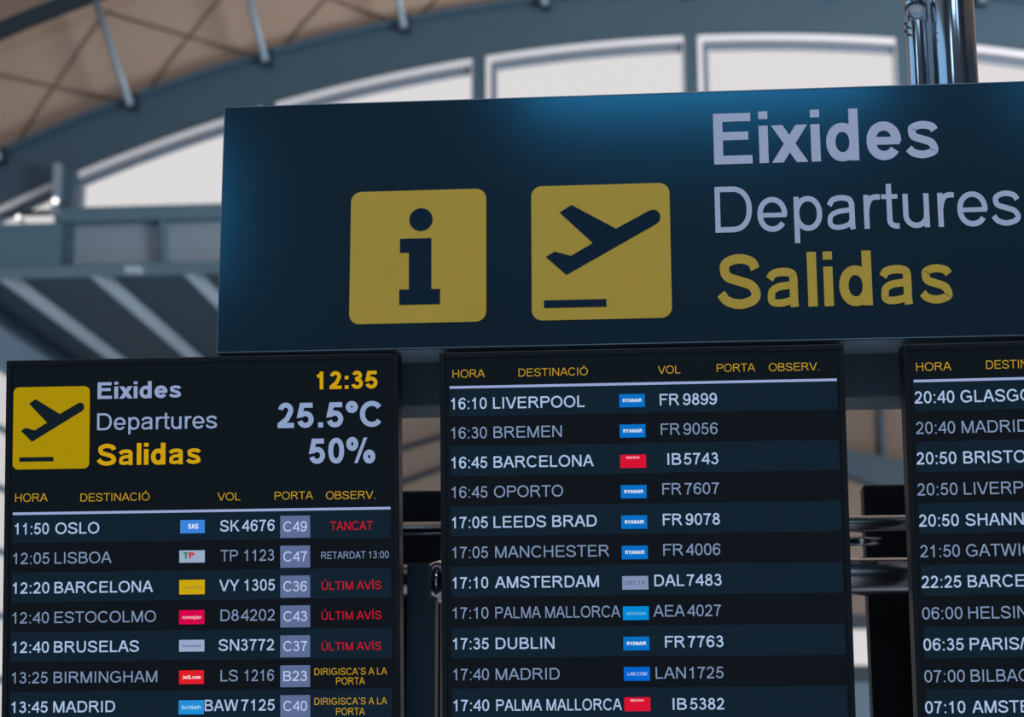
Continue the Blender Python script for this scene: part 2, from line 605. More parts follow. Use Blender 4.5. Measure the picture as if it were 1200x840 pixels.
def ribbon(pts, h, closed):
    """left and right edge of a stroke with mitred corners"""
    P = [Vector(p) for p in pts]
    Q = [P[0]]
    for p in P[1:]:
        if (p - Q[-1]).length > 1e-4:
            Q.append(p)
    if closed and (Q[0] - Q[-1]).length < 1e-3:
        Q.pop()
    n = len(Q)
    L, Rr = [], []
    for i in range(n):
        a = Q[i - 1] if (i > 0 or closed) else None
        b = Q[(i + 1) % n] if (i < n - 1 or closed) else None
        d0 = (Q[i] - a).normalized() if a is not None else None
        d1 = (b - Q[i]).normalized() if b is not None else None
        if d0 is None:
            d0 = d1
        if d1 is None:
            d1 = d0
        n0, n1 = Vector((-d0.y, d0.x)), Vector((-d1.y, d1.x))
        m = n0 + n1
        m = n0 if m.length < 1e-6 else m.normalized()
        k = h / max(0.5, m.dot(n0))
        L.append(Q[i] + m * k)
        Rr.append(Q[i] - m * k)
    return L, Rr


def spl(P, n=5):
    """smooth curve through the given centre-line points"""
    P = [Vector(p) for p in P]
    Q = [P[0] * 2 - P[1]] + P + [P[-1] * 2 - P[-2]]
    out = []
    for i in range(1, len(Q) - 2):
        a, b, c, d = Q[i - 1:i + 3]
        for k in range(n):
            t = k / n
            v = 0.5 * (2 * b + (c - a) * t + (2 * a - 5 * b + 4 * c - d) * t * t + (3 * b - a - 3 * c + d) * t ** 3)
            out.append((v.x, v.y))
    out.append((P[-1].x, P[-1].y))
    return out


def text_faces(txt, wt, space=1.0):
    x = 0
    out = []
    layer = 0
    for ch in txt:
        adv, parts = glyph(ch, wt)
        for p in parts:
            if p[0] == 'q':
                out.append((layer, [[(a + x, b) for a, b in p[1]]]))
            else:
                L, Rr = ribbon(p[1], wt / 2 * p[3], p[2])
                n = len(L)
                q = []
                for i in range(n if p[2] else n - 1):
                    j = (i + 1) % n
                    q.append([(v.x + x, v.y) for v in (L[i], L[j], Rr[j], Rr[i])])
                out.append((layer, q))
            layer = (layer + 1) % 5
        x += adv * space
    return out


def add_text(mb, txt, u0, u1, base, cap, y, wt=0.135, mi=0, step=0.00003):
    """flat lettering in the x,z plane from x=u0 to u1 standing on z=base, facing -y"""
    fs = text_faces(txt, wt)
    xs = [p[0] for _, q in fs for f in q for p in f]
    a, b = min(xs), max(xs)
    sx = cap if u1 is None else (u1 - u0) / (b - a)
    for layer, quads in fs:
        for f in quads:
            mb.face([(u0 + (px - a) * sx, y - layer * step, base + pz * cap) for px, pz in f], mi)


# ------------------------------------------------------------------ the hall (setting)
AX, AZ = 0.9975, -20.353          # centre of all the arches of the front gable
A0, A1 = -50, 50

mb = MB()
mb.box((-30, -20, -0.2), (30, 58.4, 0))
struct(mb.build('floor', M['floor']))
mb = MB()
mb.arc(AX, AZ, 44.0, 44.3, -45, 45, -20, 41.6, 60)
struct(mb.build('ceiling', M['tan']))
mb = MB()
mb.box((-30.3, -20, 0), (-30, 40.4, 12.5))
struct(mb.build('wall_left', M['wall']))
mb = MB()
mb.box((30, -20, 0), (30.3, 40.4, 13.6))
struct(mb.build('wall_right', M['wall']))
mb = MB()
mb.box((-30.3, -20.3, 0), (30.3, -20, 24.2))
struct(mb.build('wall_back', M['wall']))
# gable of the front wall above the arched window
mb = MB()
mb.arc(AX, AZ, 38.19, 44.1, -46, 46, 40.5, 40.7, 80)
mb.box((-30, 40.45, 0), (-17.2, 40.75, 13.6))
mb.box((17.6, 40.45, 0), (30, 40.75, 13.6))
struct(mb.build('wall_front', M['tan']))

# arched fascia (bottom chord) that frames the window
mb = MB()
mb.arc(AX, AZ, 38.17, 39.42, A0, A1, 39.95, 40.3, 90)
mb.arc(AX, AZ, 39.30, 39.44, A0, A1, 39.80, 40.3, 90)
t = struct(mb.build('trim_1', M['steel'], None))
t['label'] = 'broad blue-grey arched steel band above the window'

# upper chord, struts and tie cables of the truss
tr = thing('arch_truss', 'arched steel roof truss with pale struts above the arched window', 'truss', (AX, 39.8, 18.0))
off = Vector((AX, 39.8, 18.0))


def sub(mb):
    mb.v = [(x - off.x, y - off.y, z - off.z) for x, y, z in mb.v]
    return mb


mb = MB()
mb.arc(AX, AZ, 41.85, 42.12, -27, 30.5, 39.35, 39.75, 80)
sub(mb).build('upper_chord', M['steel_dark'], tr)


def polar(r, a, y):
    return Vector((AX + r * math.sin(R(a)), y, AZ + r * math.cos(R(a))))


ANG = [-0.52 + 4.75 * k for k in range(-5, 7)]
for a in ANG:
    mb = MB()
    mb.tube(polar(39.1, a, 39.62), polar(41.95, a, 39.55), 0.085, 14)
    s = sub(mb).build('strut', M['strut'], tr, True)
    mb = MB()
    p = polar(39.1, a, 39.7)
    mb.box((p.x - 0.12, 39.7, p.z - 0.02), (p.x + 0.12, 39.95, p.z + 0.34))
    sub(mb).build('foot_bracket', M['steel_dark'], s)
for a, b in zip(ANG, ANG[1:]):
    for p, q in ((polar(41.9, a, 40.40), polar(39.45, b, 40.40)), (polar(41.9, b, 40.45), polar(39.45, a, 40.45))):
        mb = MB()
        mb.tube(p, q, 0.024, 8)
        sub(mb).build('tie_cable', M['cable'], tr, True)

# the arched window: five bays and more beyond the frame, each with its own frame and pane
MUL = [-27.7, -23.0, -18.3, -13.62, -8.92, -4.12, 0.66, 5.35, 10.05, 14.75, 19.45]


def arch_z(x, r):
    return AZ + math.sqrt(r * r - (x - AX) ** 2)


def bay_outline(x0, x1, zb, ins):
    """outline of a bay: right side, arched head, left side (the frame shows on the left side only)"""
    rx = ins * 0.15
    li = ins * 0.85
    pts = [(x1 - rx, zb)]
    for i in range(15):
        x = x1 - rx + (x0 - x1 + rx + li) * i / 14
        pts.append((x, max(arch_z(x, 38.17 - ins), zb + 0.01)))
    return pts + [(x0 + li, zb)]


def bay_ring(mb, x0, x1, zb, i0, i1, y0, y1):
    a, b = bay_outline(x0, x1, zb, i0), bay_outline(x0, x1, zb, i1)
    for j in range(len(a) - 1):
        mb.prism([a[j], a[j + 1], b[j + 1], b[j]], y0, y1)


n = 0
for a, b in zip(MUL, MUL[1:]):
    zb = 13.85 if b < -13 else 14.2
    x0, x1 = a + 0.155, b - 0.155
    if a < -15 and arch_z(a + 0.2, 38.17) < zb:
        x0 = AX - math.sqrt(38.17 ** 2 - (zb - AZ) ** 2) + 0.02      # the arch meets the beam inside this bay
        if x0 > b - 0.3:
            continue
    n += 1
    mb = MB()                                                       # white outer frame, proud of the band
    bay_ring(mb, x0, x1, zb, 0.0, 0.14, 39.88, 40.06)
    f = struct(mb.build('window_%d' % n, M['frame']))
    mb = MB()
    bay_ring(mb, x0, x1, zb, 0.14, 0.23, 40.05, 40.16)
    mb.build('gasket_frame', M['steel_dark'], f)
    mb = MB()
    bay_ring(mb, x0, x1, zb, 0.22, 0.29, 40.02, 40.16)
    mb.build('sash', M['sash'], f)
    mb = MB()
    mb.prism(bay_outline(x0, x1, zb, 0.20), 40.10, 40.12)
    mb.build('pane', M['glass'], f)
n = 1
for x in MUL:
    zt = arch_z(x, 38.17)
    if zt < 14 or x < -14.5:
        continue
    n += 1
    mb = MB()
    if abs(x + 13.62) < 0.1:
        mb.box((-13.63, 39.6, 12.8), (-13.28, 40.45, zt + 0.1))
        mb.box((-13.72, 39.42, 13.9), (-13.56, 39.6, 15.1), 1)
        mb.box((-20, 39.95, 14.08), (-13.5, 40.1, 14.17), 2)
    else:
        mb.box((x - 0.155, 39.93, 14.0), (x + 0.155, 40.5, zt + 0.05))
    struct(mb.build('trim_%d' % n, [M['steel'], M['strut'], M['steel_dark']]))

# long I-beam under the window
cb = thing('crossbeam', 'long blue-grey steel I-beam under the arched window', 'beam', (0, 40, 12.8))
off = Vector((0, 40, 12.8))
mb = MB()
mb.box((-13.60, 39.5, 13.746), (19.4, 40.3, 14.077))
sub(mb).build('top_flange', M['beam'], cb, bevel=0.03)
mb = MB()
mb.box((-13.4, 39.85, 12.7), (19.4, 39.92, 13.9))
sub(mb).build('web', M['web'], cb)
mb = MB()
mb.box((-20, 39.45, 12.655), (19.4, 40.3, 12.735))
sub(mb).build('bottom_flange', M['beam'], cb, bevel=0.03)
for x in (-11.17, -6.9, -2.6, 1.7, 6.0, 10.3, 14.6):
    mb = MB()
    mb.prism([(x + 0.02, 12.72), (x + 0.10, 12.72), (x + 0.0, 13.80), (x - 0.10, 13.80)], 39.55, 39.9)
    sub(mb).build('stiffener', M['beam'], cb)
mb = MB()
mb.box((-20, 39.5, 12.72), (-13.50, 39.9, 13.722))
sub(mb).build('end_plate', M['beam'], cb)
mb = MB()
mb.box((-12.0, 39.45, 12.55), (-11.65, 39.75, 12.655))
sub(mb).build('junction_box', M['rib'], cb)

# lower hall beyond the beam: dark soffit on pale ribs
mb = MB()
mb.box((-16.55, 40.3, 13.05), (17.5, 58.4, 13.3))
s = struct(mb.build('trim_20', M['soffit']))
s['label'] = 'dark flat soffit beyond the beam'
sr = thing('soffit_frame', 'row of pale ribs carrying the dark soffit beyond the beam', 'ceiling frame', (0, 49, 12.9))
off = Vector((0, 49, 12.9))
x = -15.28
while x < 17:
    mb = MB()
    mb.box((x - 0.10, 40.3, 12.80), (x + 0.10, 58, 13.05))
    sub(mb).build('rib', M['rib'], sr)
    x += 2.19
mb = MB()
mb.box((-16.75, 40.4, 12.75), (-16.55, 58, 13.25))
sub(mb).build('edge_beam', M['steel_dark'], sr)

# side wall of the lower hall: blue-grey spandrel over glazing
mb = MB()
mb.box((-17.15, 40.8, 11.75), (-16.95, 58.2, 13.3))
mb.box((-17.15, 40.8, 0), (-16.95, 58.2, 2.6))
for z in (3.9, 5.5, 7.1, 8.7, 10.2):
    mb.box((-17.1, 40.8, z), (-17.0, 58.2, z + 0.16))
y = 42.6
while y < 57.5:
    mb.box((-17.12, y, 2.6), (-16.98, y + 0.14, 11.75))
    y += 2.6
g = struct(mb.build('window_20', M['bluegrey']))
g['label'] = 'glazed side wall of the lower hall'
mb = MB()
mb.box((-17.06, 40.8, 2.6), (-17.04, 58.2, 11.75))
mb.build('pane', M['glass'], g)

# far wall of the lower hall
mb = MB()
mb.box((-17, 58, 6.3), (17.5, 58.3, 13.2))
fw = struct(mb.build('wall_far', M['far_tan']))
mb = MB()
mb.box((-17, 57.9, 5.88), (17.5, 58.25, 6.3))
mb.box((-17, 57.9, 4.3), (17.5, 58.25, 4.78))
mb.build('window_transom', M['steel_dark'], fw)
mb = MB()
mb.box((-17, 58.05, 4.78), (17.5, 58.07, 5.9))
mb.build('pane', M['glass'], fw)
mb = MB()
mb.box((-17, 58, 0), (17.5, 58.3, 4.3))
mb.build('lower_panel', M['bluegrey'], fw)
mb = MB()
P = [(-2, 12.35), (5.2, 11.32), (7.3, 10.86), (12, 9.6), (12, 8.5), (7.3, 9.80), (5.2, 10.56), (-2, 11.5)]
for i in range(3):
    mb.prism([P[i], P[i + 1], P[6 - i], P[7 - i]], 57.3, 57.9)
mb.box((6.45, 57.5, 10.9), (6.6, 57.9, 13.0))
far = mb.build('far_roof_beam', M['steel'])
tag(far, 'blue-grey sloping roof beam far behind the right gap between the screens', 'beam')
for (xa, za, xb, zb) in ((-12.5, 10.4, -3.5, 13.0), (-12.5, 9.1, -3.5, 12.2)):
    mb = MB()
    mb.tube((xa, 57.7, za), (xb, 57.7, zb), 0.09, 10)
    o = mb.build('roof_rod', M['steel_dark'], None, True)
    tag(o, ('upper' if za > 10 else 'lower') + ' dark slanting roof rod seen in the gap right of the left screen', 'rod',
        'roof rods on the far wall')

# two small lamps by the column
for x, y, z, r, lab in ((-13.574, 39.25, 14.15, 0.075, 'small lit round lamp on the column left of the large sign'),
                        (-14.407, 39.25, 13.80, 0.052, 'small lit round lamp above the beam at the far left')):
    t = thing('spot_lamp', lab, 'lamp', (x, y, z))
    mb = MB()
    mb.tube((0, 0.0, 0), (0, 0.15, 0), r * 1.1, 16)
    mb.tube((0, 0.15, 0), (0, 0.6, 0), 0.02, 8)
    mb.build('lamp_housing', M['steel_dark'], t, True)
    mb = MB()
    n = 6
    rings = [(r * math.cos(R(90 * i / n)), -r * 0.7 * math.sin(R(90 * i / n))) for i in range(n)]
    for (ra, ya), (rb, yb) in zip(rings, rings[1:]):
        mb.tube((0, ya, 0), (0, yb, 0), ra, 16, caps=False, r2=rb)
    mb.tube((0, rings[-1][1], 0), (0, rings[-1][1] - 0.001, 0), rings[-1][0], 16)
    mb.build('lens', M['lamp'], t, True)

# ------------------------------------------------------------------ header sign
HX, HZ0, HZ1, HW = -0.7482, 2.2864, 2.7186, 2.36
hs = thing('departures_sign', 'large dark navy overhead sign with two yellow pictograms reading Eixides Departures Salidas', 'sign',
           (HX, 3.0, HZ0))
HH = HZ1 - HZ0
mb = MB()
mb.box((0, 0.002, 0.0), (HW, 0.107, HH))
mb.build('casing', M['sign_side'], hs)
mb = MB()
mb.box((0.0012, 0.0, 0.0012), (HW - 0.0012, 0.004, HH - 0.0012))
mb.build('sign_face', M['face'], hs)
mb = MB()
e = 0.0016
mb.box((0, -0.001, 0), (e, 0.006, HH))
mb.box((HW - e, -0.001, 0), (HW, 0.006, HH))
mb.box((e, -0.001, HH - e), (HW - e, 0.006, HH))
mb.box((e, -0.001, 0), (HW - e, 0.006, e))
mb.build('edge_trim', M['edge'], hs)


def plate(mb, poly, dx, dz, y0, y1, mi=0):
    mb.prism([(x + dx, z + dz) for x, z in poly], y0, y1, mi)


# information pictogram
mb = MB()
plate(mb, round_rect(0.2224, -0.3885, 0.4512, -0.1592, 0.0175), 0, HH, -0.0012, 0.001)
ip = mb.build('information_pictogram', M['sign_yellow'], hs)
mb = MB()
plate(mb, [(0.3065, -0.2434), (0.3592, -0.2434), (0.3597, -0.3313), (0.3745, -0.3313), (0.3743, -0.3570),
           (0.3063, -0.3568), (0.3061, -0.3312), (0.3221, -0.3312), (0.3217, -0.2672), (0.3066, -0.2672)],
      0, HH, -0.0020, -0.0010)
mb.prism([(0.3414 + 0.0196 * math.cos(2 * PI * i / 32), HH - 0.2105 + 0.0196 * math.sin(2 * PI * i / 32)) for i in range(32)],
         -0.0020, -0.0010)
mb.build('letter_i', M['sign_navy'], ip)

PLANE = [(0.5742, -0.2050), (0.5940, -0.1925), (0.6675, -0.2355), (0.7222, -0.2064), (0.7265, -0.2050), (0.7303, -0.2046),
         (0.7345, -0.2057), (0.7380, -0.2085), (0.7403, -0.2125), (0.7411, -0.2171), (0.7404, -0.2215), (0.7383, -0.2254),
         (0.7340, -0.2290), (0.5845, -0.3124), (0.5507, -0.2810), (0.5652, -0.2724), (0.5922, -0.2802), (0.6294, -0.2592)]
BAR = [(0.5471, -0.3554), (0.6499, -0.3554), (0.6499, -0.3680), (0.5471, -0.3680)]
PX0, PX1, PZ0, PZ1 = 0.5268, 0.7571, -0.3892, -0.1582
mb = MB()
plate(mb, round_rect(PX0, PZ0, PX1, PZ1, 0.0175), 0, HH, -0.0012, 0.001)
pp = mb.build('departure_pictogram', M['sign_yellow'], hs)
mb = MB()
plate(mb, PLANE, 0, HH, -0.0020, -0.0010)
mb.build('aircraft_symbol', M['sign_navy'], pp)
mb = MB()
plate(mb, BAR, 0, HH, -0.0020, -0.0010)
mb.build('runway_bar', M['sign_navy'], pp)
for txt, a, b, z, cap, wt, mat, nm in (('Eixides', 0.8323, 1.2011, -0.1290, 0.0888, 0.180, 'sign_white', 'eixides_lettering'),
                                       ('Departures', 0.8315, 1.3268, -0.2470, 0.0790, 0.118, 'sign_white', 'departures_lettering'),
                                       ('Salidas', 0.8315, 1.2112, -0.3760, 0.0905, 0.180, 'sign_yellow', 'salidas_lettering')):
    mb = MB()
    add_text(mb, txt, a, b, HH + z, cap, -0.0008, wt, step=0.00004)
    mb.build(nm, M[mat], hs)
# brackets tying the sign to the beam behind it
for x in (0.25, 1.05, 1.9):
    mb = MB()
    mb.box((x - 0.03, 0.107, 0.08), (x + 0.03, 0.152, 0.14))
    mb.build('bracket', M['housing'], hs)

# ------------------------------------------------------------------ departure screens
LEFT_HEAD = [
    ["HORA", 0.0177, 0.0724, 0.2358, 0.0134, "yellow", "r"],
    ["DESTINACIÓ", 0.1277, 0.2437, 0.2368, 0.013, "yellow", "r"],
    ["VOL", 0.3571, 0.3955, 0.2389, 0.0129, "yellow", "r"],
    ["PORTA", 0.4523, 0.516, 0.2389, 0.0129, "yellow", "r"],
    ["OBSERV.", 0.5373, 0.6192, 0.2396, 0.0129, "yellow", "r"],
    ["Eixides", 0.1548, 0.2957, 0.0671, 0.0278, "white", "b"],
    ["Departures", 0.1546, 0.3561, 0.1192, 0.0282, "white", "r"],
    ["Salidas", 0.1544, 0.3291, 0.1778, 0.0354, "yellow", "b"],
    ["12:35", 0.5222, 0.6238, 0.0579, 0.0295, "yellow", "b"],
    ["25.5ºC", 0.4573, 0.6298, 0.1209, 0.0416, "white", "b"],
    ["50%", 0.5091, 0.6195, 0.1806, 0.0417, "white", "b"],
]
LEFT_ROWS = [
    [0.2899, 0.0186, 0.3039, [["11:50", 0.0177, 0.0752], ["OSLO", 0.086, 0.1598]], ["SAS", 0.2952, 0.3359, 0.2701, 0.2919], [["SK", 0.3611, 0.394], ["4676", 0.3976, 0.4527]]],
    [0.3387, 0.0186, 0.3525, [["12:05", 0.0155, 0.0765], ["LISBOA", 0.0855, 0.1809]], ["TP", 0.2939, 0.3361, 0.3199, 0.3401], [["TP", 0.3625, 0.3915], ["1123", 0.4017, 0.4514]]],
    [0.3872, 0.0185, 0.4013, [["12:20", 0.0155, 0.0771], ["BARCELONA", 0.0857, 0.2504]], ["vueling", 0.294, 0.3362, 0.3682, 0.3919], [["VY", 0.3603, 0.3937], ["1305", 0.4022, 0.4526]]],
    [0.4359, 0.0184, 0.45, [["12:40", 0.0155, 0.077], ["ESTOCOLMO", 0.0863, 0.2556]], ["norwegian", 0.2939, 0.3357, 0.4176, 0.4405], [["D8", 0.3627, 0.3929], ["4202", 0.3962, 0.4526]]],
    [0.4841, 0.0184, 0.4979, [["12:40", 0.0162, 0.0776], ["BRUSELAS", 0.086, 0.2276]], ["brussels", 0.2942, 0.3359, 0.4659, 0.4849], [["SN", 0.3592, 0.3938], ["3772", 0.3962, 0.4513]]],
    [0.5335, 0.0183, 0.5476, [["13:25", 0.0162, 0.076], ["BIRMINGHAM", 0.086, 0.2583]], ["jet2.com", 0.2944, 0.3353, 0.5153, 0.5374], [["LS", 0.3629, 0.3918], ["1216", 0.4024, 0.4513]]],
    [0.5812, 0.0182, 0.5962, [["13:45", 0.0161, 0.0766], ["MADRID", 0.086, 0.1887]], ["british", 0.2939, 0.3355, 0.5635, 0.5862], [["BAW", 0.3369, 0.3923], ["7125", 0.3972, 0.4521]]],
]
CENTRE_HEAD = [
    ["HORA", 0.021, 0.0742, 0.042, 0.013, "yellow", "r"],
    ["DESTINACIÓ", 0.1295, 0.2428, 0.042, 0.0129, "yellow", "r"],
    ["VOL", 0.3567, 0.3931, 0.0422, 0.0128, "yellow", "r"],
    ["PORTA", 0.4519, 0.5137, 0.0412, 0.0128, "yellow", "r"],
    ["OBSERV.", 0.5357, 0.6164, 0.0417, 0.0128, "yellow", "r"],
]
CENTRE_ROWS = [
    [0.094, 0.0188, 0.1043, [["16:10", 0.0178, 0.0767], ["LIVERPOOL", 0.0871, 0.2367]], ["ryanair", 0.293, 0.3346, 0.0744, 0.0957], [["FR", 0.3587, 0.3899], ["9899", 0.396, 0.4512]]],
    [0.142, 0.0187, 0.1541, [["16:30", 0.0178, 0.0766], ["BREMEN", 0.0874, 0.1991]], ["ryanair", 0.2929, 0.3345, 0.1238, 0.1452], [["FR", 0.3594, 0.3902], ["9056", 0.3957, 0.4513]]],
    [0.1905, 0.0187, 0.201, [["16:45", 0.0179, 0.0766], ["BARCELONA", 0.0869, 0.25]], ["iberia", 0.2928, 0.3345, 0.173, 0.1944], [["IB", 0.3691, 0.3913], ["5743", 0.3955, 0.4508]]],
    [0.2386, 0.0186, 0.2511, [["16:45", 0.0179, 0.0765], ["OPORTO", 0.0871, 0.1995]], ["ryanair", 0.2928, 0.3344, 0.2221, 0.2435], [["FR", 0.3599, 0.3903], ["7607", 0.3956, 0.451]]],
    [0.2877, 0.0185, 0.3035, [["17:05", 0.0179, 0.0764], ["LEEDS BRAD", 0.0858, 0.2532]], ["ryanair", 0.2927, 0.3344, 0.2709, 0.2925], [["FR", 0.3596, 0.3904], ["9078", 0.3958, 0.451]]],
    [0.3361, 0.0185, 0.3507, [["17:05", 0.018, 0.0763], ["MANCHESTER", 0.088, 0.2723]], ["ryanair", 0.2926, 0.3343, 0.3196, 0.3412], [["FR", 0.3593, 0.3911], ["4006", 0.3955, 0.4509]]],
    [0.3848, 0.0184, 0.3996, [["17:10", 0.018, 0.0762], ["AMSTERDAM", 0.0869, 0.255]], ["delta", 0.2925, 0.3342, 0.3681, 0.3897], [["DAL", 0.3439, 0.3917], ["7483", 0.3958, 0.4512]]],
    [0.4332, 0.0183, 0.4482, [["17:10", 0.018, 0.0761], ["PALMA MALLORCA", 0.0872, 0.2884]], ["aireuropa", 0.2925, 0.3341, 0.4164, 0.4381], [["AEA", 0.3413, 0.3916], ["4027", 0.3954, 0.4492]]],
    [0.4822, 0.0182, 0.4974, [["17:35", 0.018, 0.076], ["DUBLIN", 0.0872, 0.1821]], ["ryanair", 0.2924, 0.334, 0.4645, 0.4862], [["FR", 0.3589, 0.3904], ["7763", 0.3953, 0.4518]]],
    [0.5311, 0.0182, 0.545, [["17:40", 0.018, 0.0759], ["MADRID", 0.0867, 0.1896]], ["lan.com", 0.2923, 0.3339, 0.5124, 0.5342], [["LAN", 0.343, 0.3911], ["1725", 0.3965, 0.4506]]],
    [0.5801, 0.0181, 0.5934, [["17:40", 0.018, 0.0758], ["PALMA MALLORCA", 0.0871, 0.2884]], ["iberia", 0.2922, 0.3338, 0.5602, 0.582], [["IB", 0.369, 0.3914], ["5382", 0.3965, 0.4505]]],
]
RIGHT_HEAD = [
    ["HORA", 0.02, 0.0755, 0.0432, 0.0135, "yellow", "r"],
    ["DESTINACIÓ", 0.1305, 0.2419, 0.0426, 0.0135, "yellow", "r"],
]
RIGHT_ROWS = [
    [0.0953, 0.0195, 0.109, [["20:40", 0.0156, 0.0783], ["GLASGOW", 0.0879, None]], None, []],
    [0.1443, 0.0194, 0.1552, [["20:40", 0.016, 0.0774], ["MADRID", 0.0878, None]], None, []],
    [0.193, 0.0194, 0.2047, [["20:50", 0.0148, 0.0773], ["BRISTOL", 0.0884, None]], None, []],
    [0.2424, 0.0193, 0.2532, [["20:50", 0.014, 0.0771], ["LIVERPOOL", 0.087, None]], None, []],
    [0.2918, 0.0192, 0.3053, [["20:50", 0.0147, 0.077], ["SHANNON", 0.0872, None]], None, []],
    [0.3403, 0.0192, 0.3517, [["21:50", 0.0147, 0.0768], ["GATWICK", 0.0863, None]], None, []],
    [0.3889, 0.0191, 0.4037, [["22:25", 0.0147, 0.0767], ["BARCELONA", 0.0869, None]], None, []],
    [0.4381, 0.019, 0.4515, [["06:00", 0.0138, 0.0765], ["HELSINKI", 0.0856, None]], None, []],
    [0.4871, 0.019, 0.5012, [["06:35", 0.0138, 0.0763], ["PARIS/ORLY", 0.0858, None]], None, []],
    [0.5365, 0.0189, 0.5487, [["07:00", 0.0133, 0.0761], ["BILBAO", 0.0852, None]], None, []],
    [0.5847, 0.0188, 0.597, [["07:10", 0.0125, 0.0748], ["AMSTERDAM", 0.0854, None]], None, []],
]
REMARKS = [
    [0, "TANCAT", 0.5442, 0.6146, 0.2906, 0.0144, "red", "r"],
    [1, "RETARDAT 13:00", 0.5293, 0.6406, 0.337, 0.0116, "white", "r"],
    [2, "ÚLTIM AVÍS", 0.5297, 0.6281, 0.3871, 0.0132, "red", "r"],
    [3, "ÚLTIM AVÍS", 0.5296, 0.6278, 0.4357, 0.0131, "red", "r"],
    [4, "ÚLTIM AVÍS", 0.5294, 0.6274, 0.4854, 0.0131, "red", "r"],
    [5, "DIRIGISCA´S A LA", 0.5175, 0.6365, 0.525, 0.011, "yellow", "r"],
    [5, "PORTA", 0.553, 0.6001, 0.5406, 0.0114, "yellow", "r"],
    [6, "DIRIGISCA´S A LA", 0.5174, 0.6362, 0.5728, 0.011, "yellow", "r"],
    [6, "PORTA", 0.5528, 0.5999, 0.5895, 0.0114, "yellow", "r"],
]
GATES = [
    [0.4616, 0.5109, 0.2657, 0.3018, ["C49", 0.4668, 0.506, 0.2915, 0.0165, "white", "r"]],
    [0.4616, 0.5108, 0.3146, 0.3506, ["C47", 0.4668, 0.5059, 0.3404, 0.0164, "white", "r"]],
    [0.4615, 0.5107, 0.3634, 0.3992, ["C36", 0.4667, 0.5058, 0.389, 0.0164, "white", "r"]],
    [0.4615, 0.5106, 0.412, 0.4476, ["C43", 0.4667, 0.5057, 0.4376, 0.0163, "white", "r"]],
    [0.4614, 0.5104, 0.4605, 0.4959, ["C37", 0.4666, 0.5055, 0.4859, 0.0163, "white", "r"]],
    [0.4614, 0.5103, 0.5088, 0.544, ["B23", 0.4666, 0.5054, 0.5341, 0.0162, "white", "r"]],
    [0.4614, 0.5102, 0.5569, 0.592, ["C40", 0.4665, 0.5053, 0.5822, 0.0162, "white", "r"]],
]

LOGOS = {
    'SAS': ('SAS', (60, 130, 220), (235, 240, 250), 'b'),
    'TP': ('TP', (150, 170, 195), (200, 30, 50), 'b'),
    'vueling': ('vueling', (200, 165, 5), (150, 130, 60), 'r'),
    'norwegian': ('norwegian', (215, 0, 75), (245, 200, 215), 'r'),
    'brussels': ('brussels', (150, 168, 200), (70, 85, 120), 'r'),
    'jet2.com': ('Jet2.com', (220, 28, 40), (245, 225, 225), 'b'),
    'british': ('british', (35, 140, 215), (190, 225, 245), 'r'),
    'ryanair': ('RYANAIR', (5, 110, 195), (225, 235, 245), 'b'),
    'iberia': ('IBERIA', (214, 16, 50), (245, 190, 200), 'r'),
    'delta': ('DELTA', (128, 142, 178), (75, 90, 125), 'r'),
    'aireuropa': ('aireuropa', (0, 135, 210), (120, 190, 225), 'r'),
    'lan.com': ('LAN.COM', (0, 98, 205), (190, 215, 245), 'r'),
}
logo_mats = {k: (emat('logo_ground', srgb(*v[1])), emat('logo_mark', srgb(*v[2]))) for k, v in LOGOS.items()}
TAPG = emat('logo_mark_green', srgb(40, 120, 60))

SH = 1.17       # portrait screen height


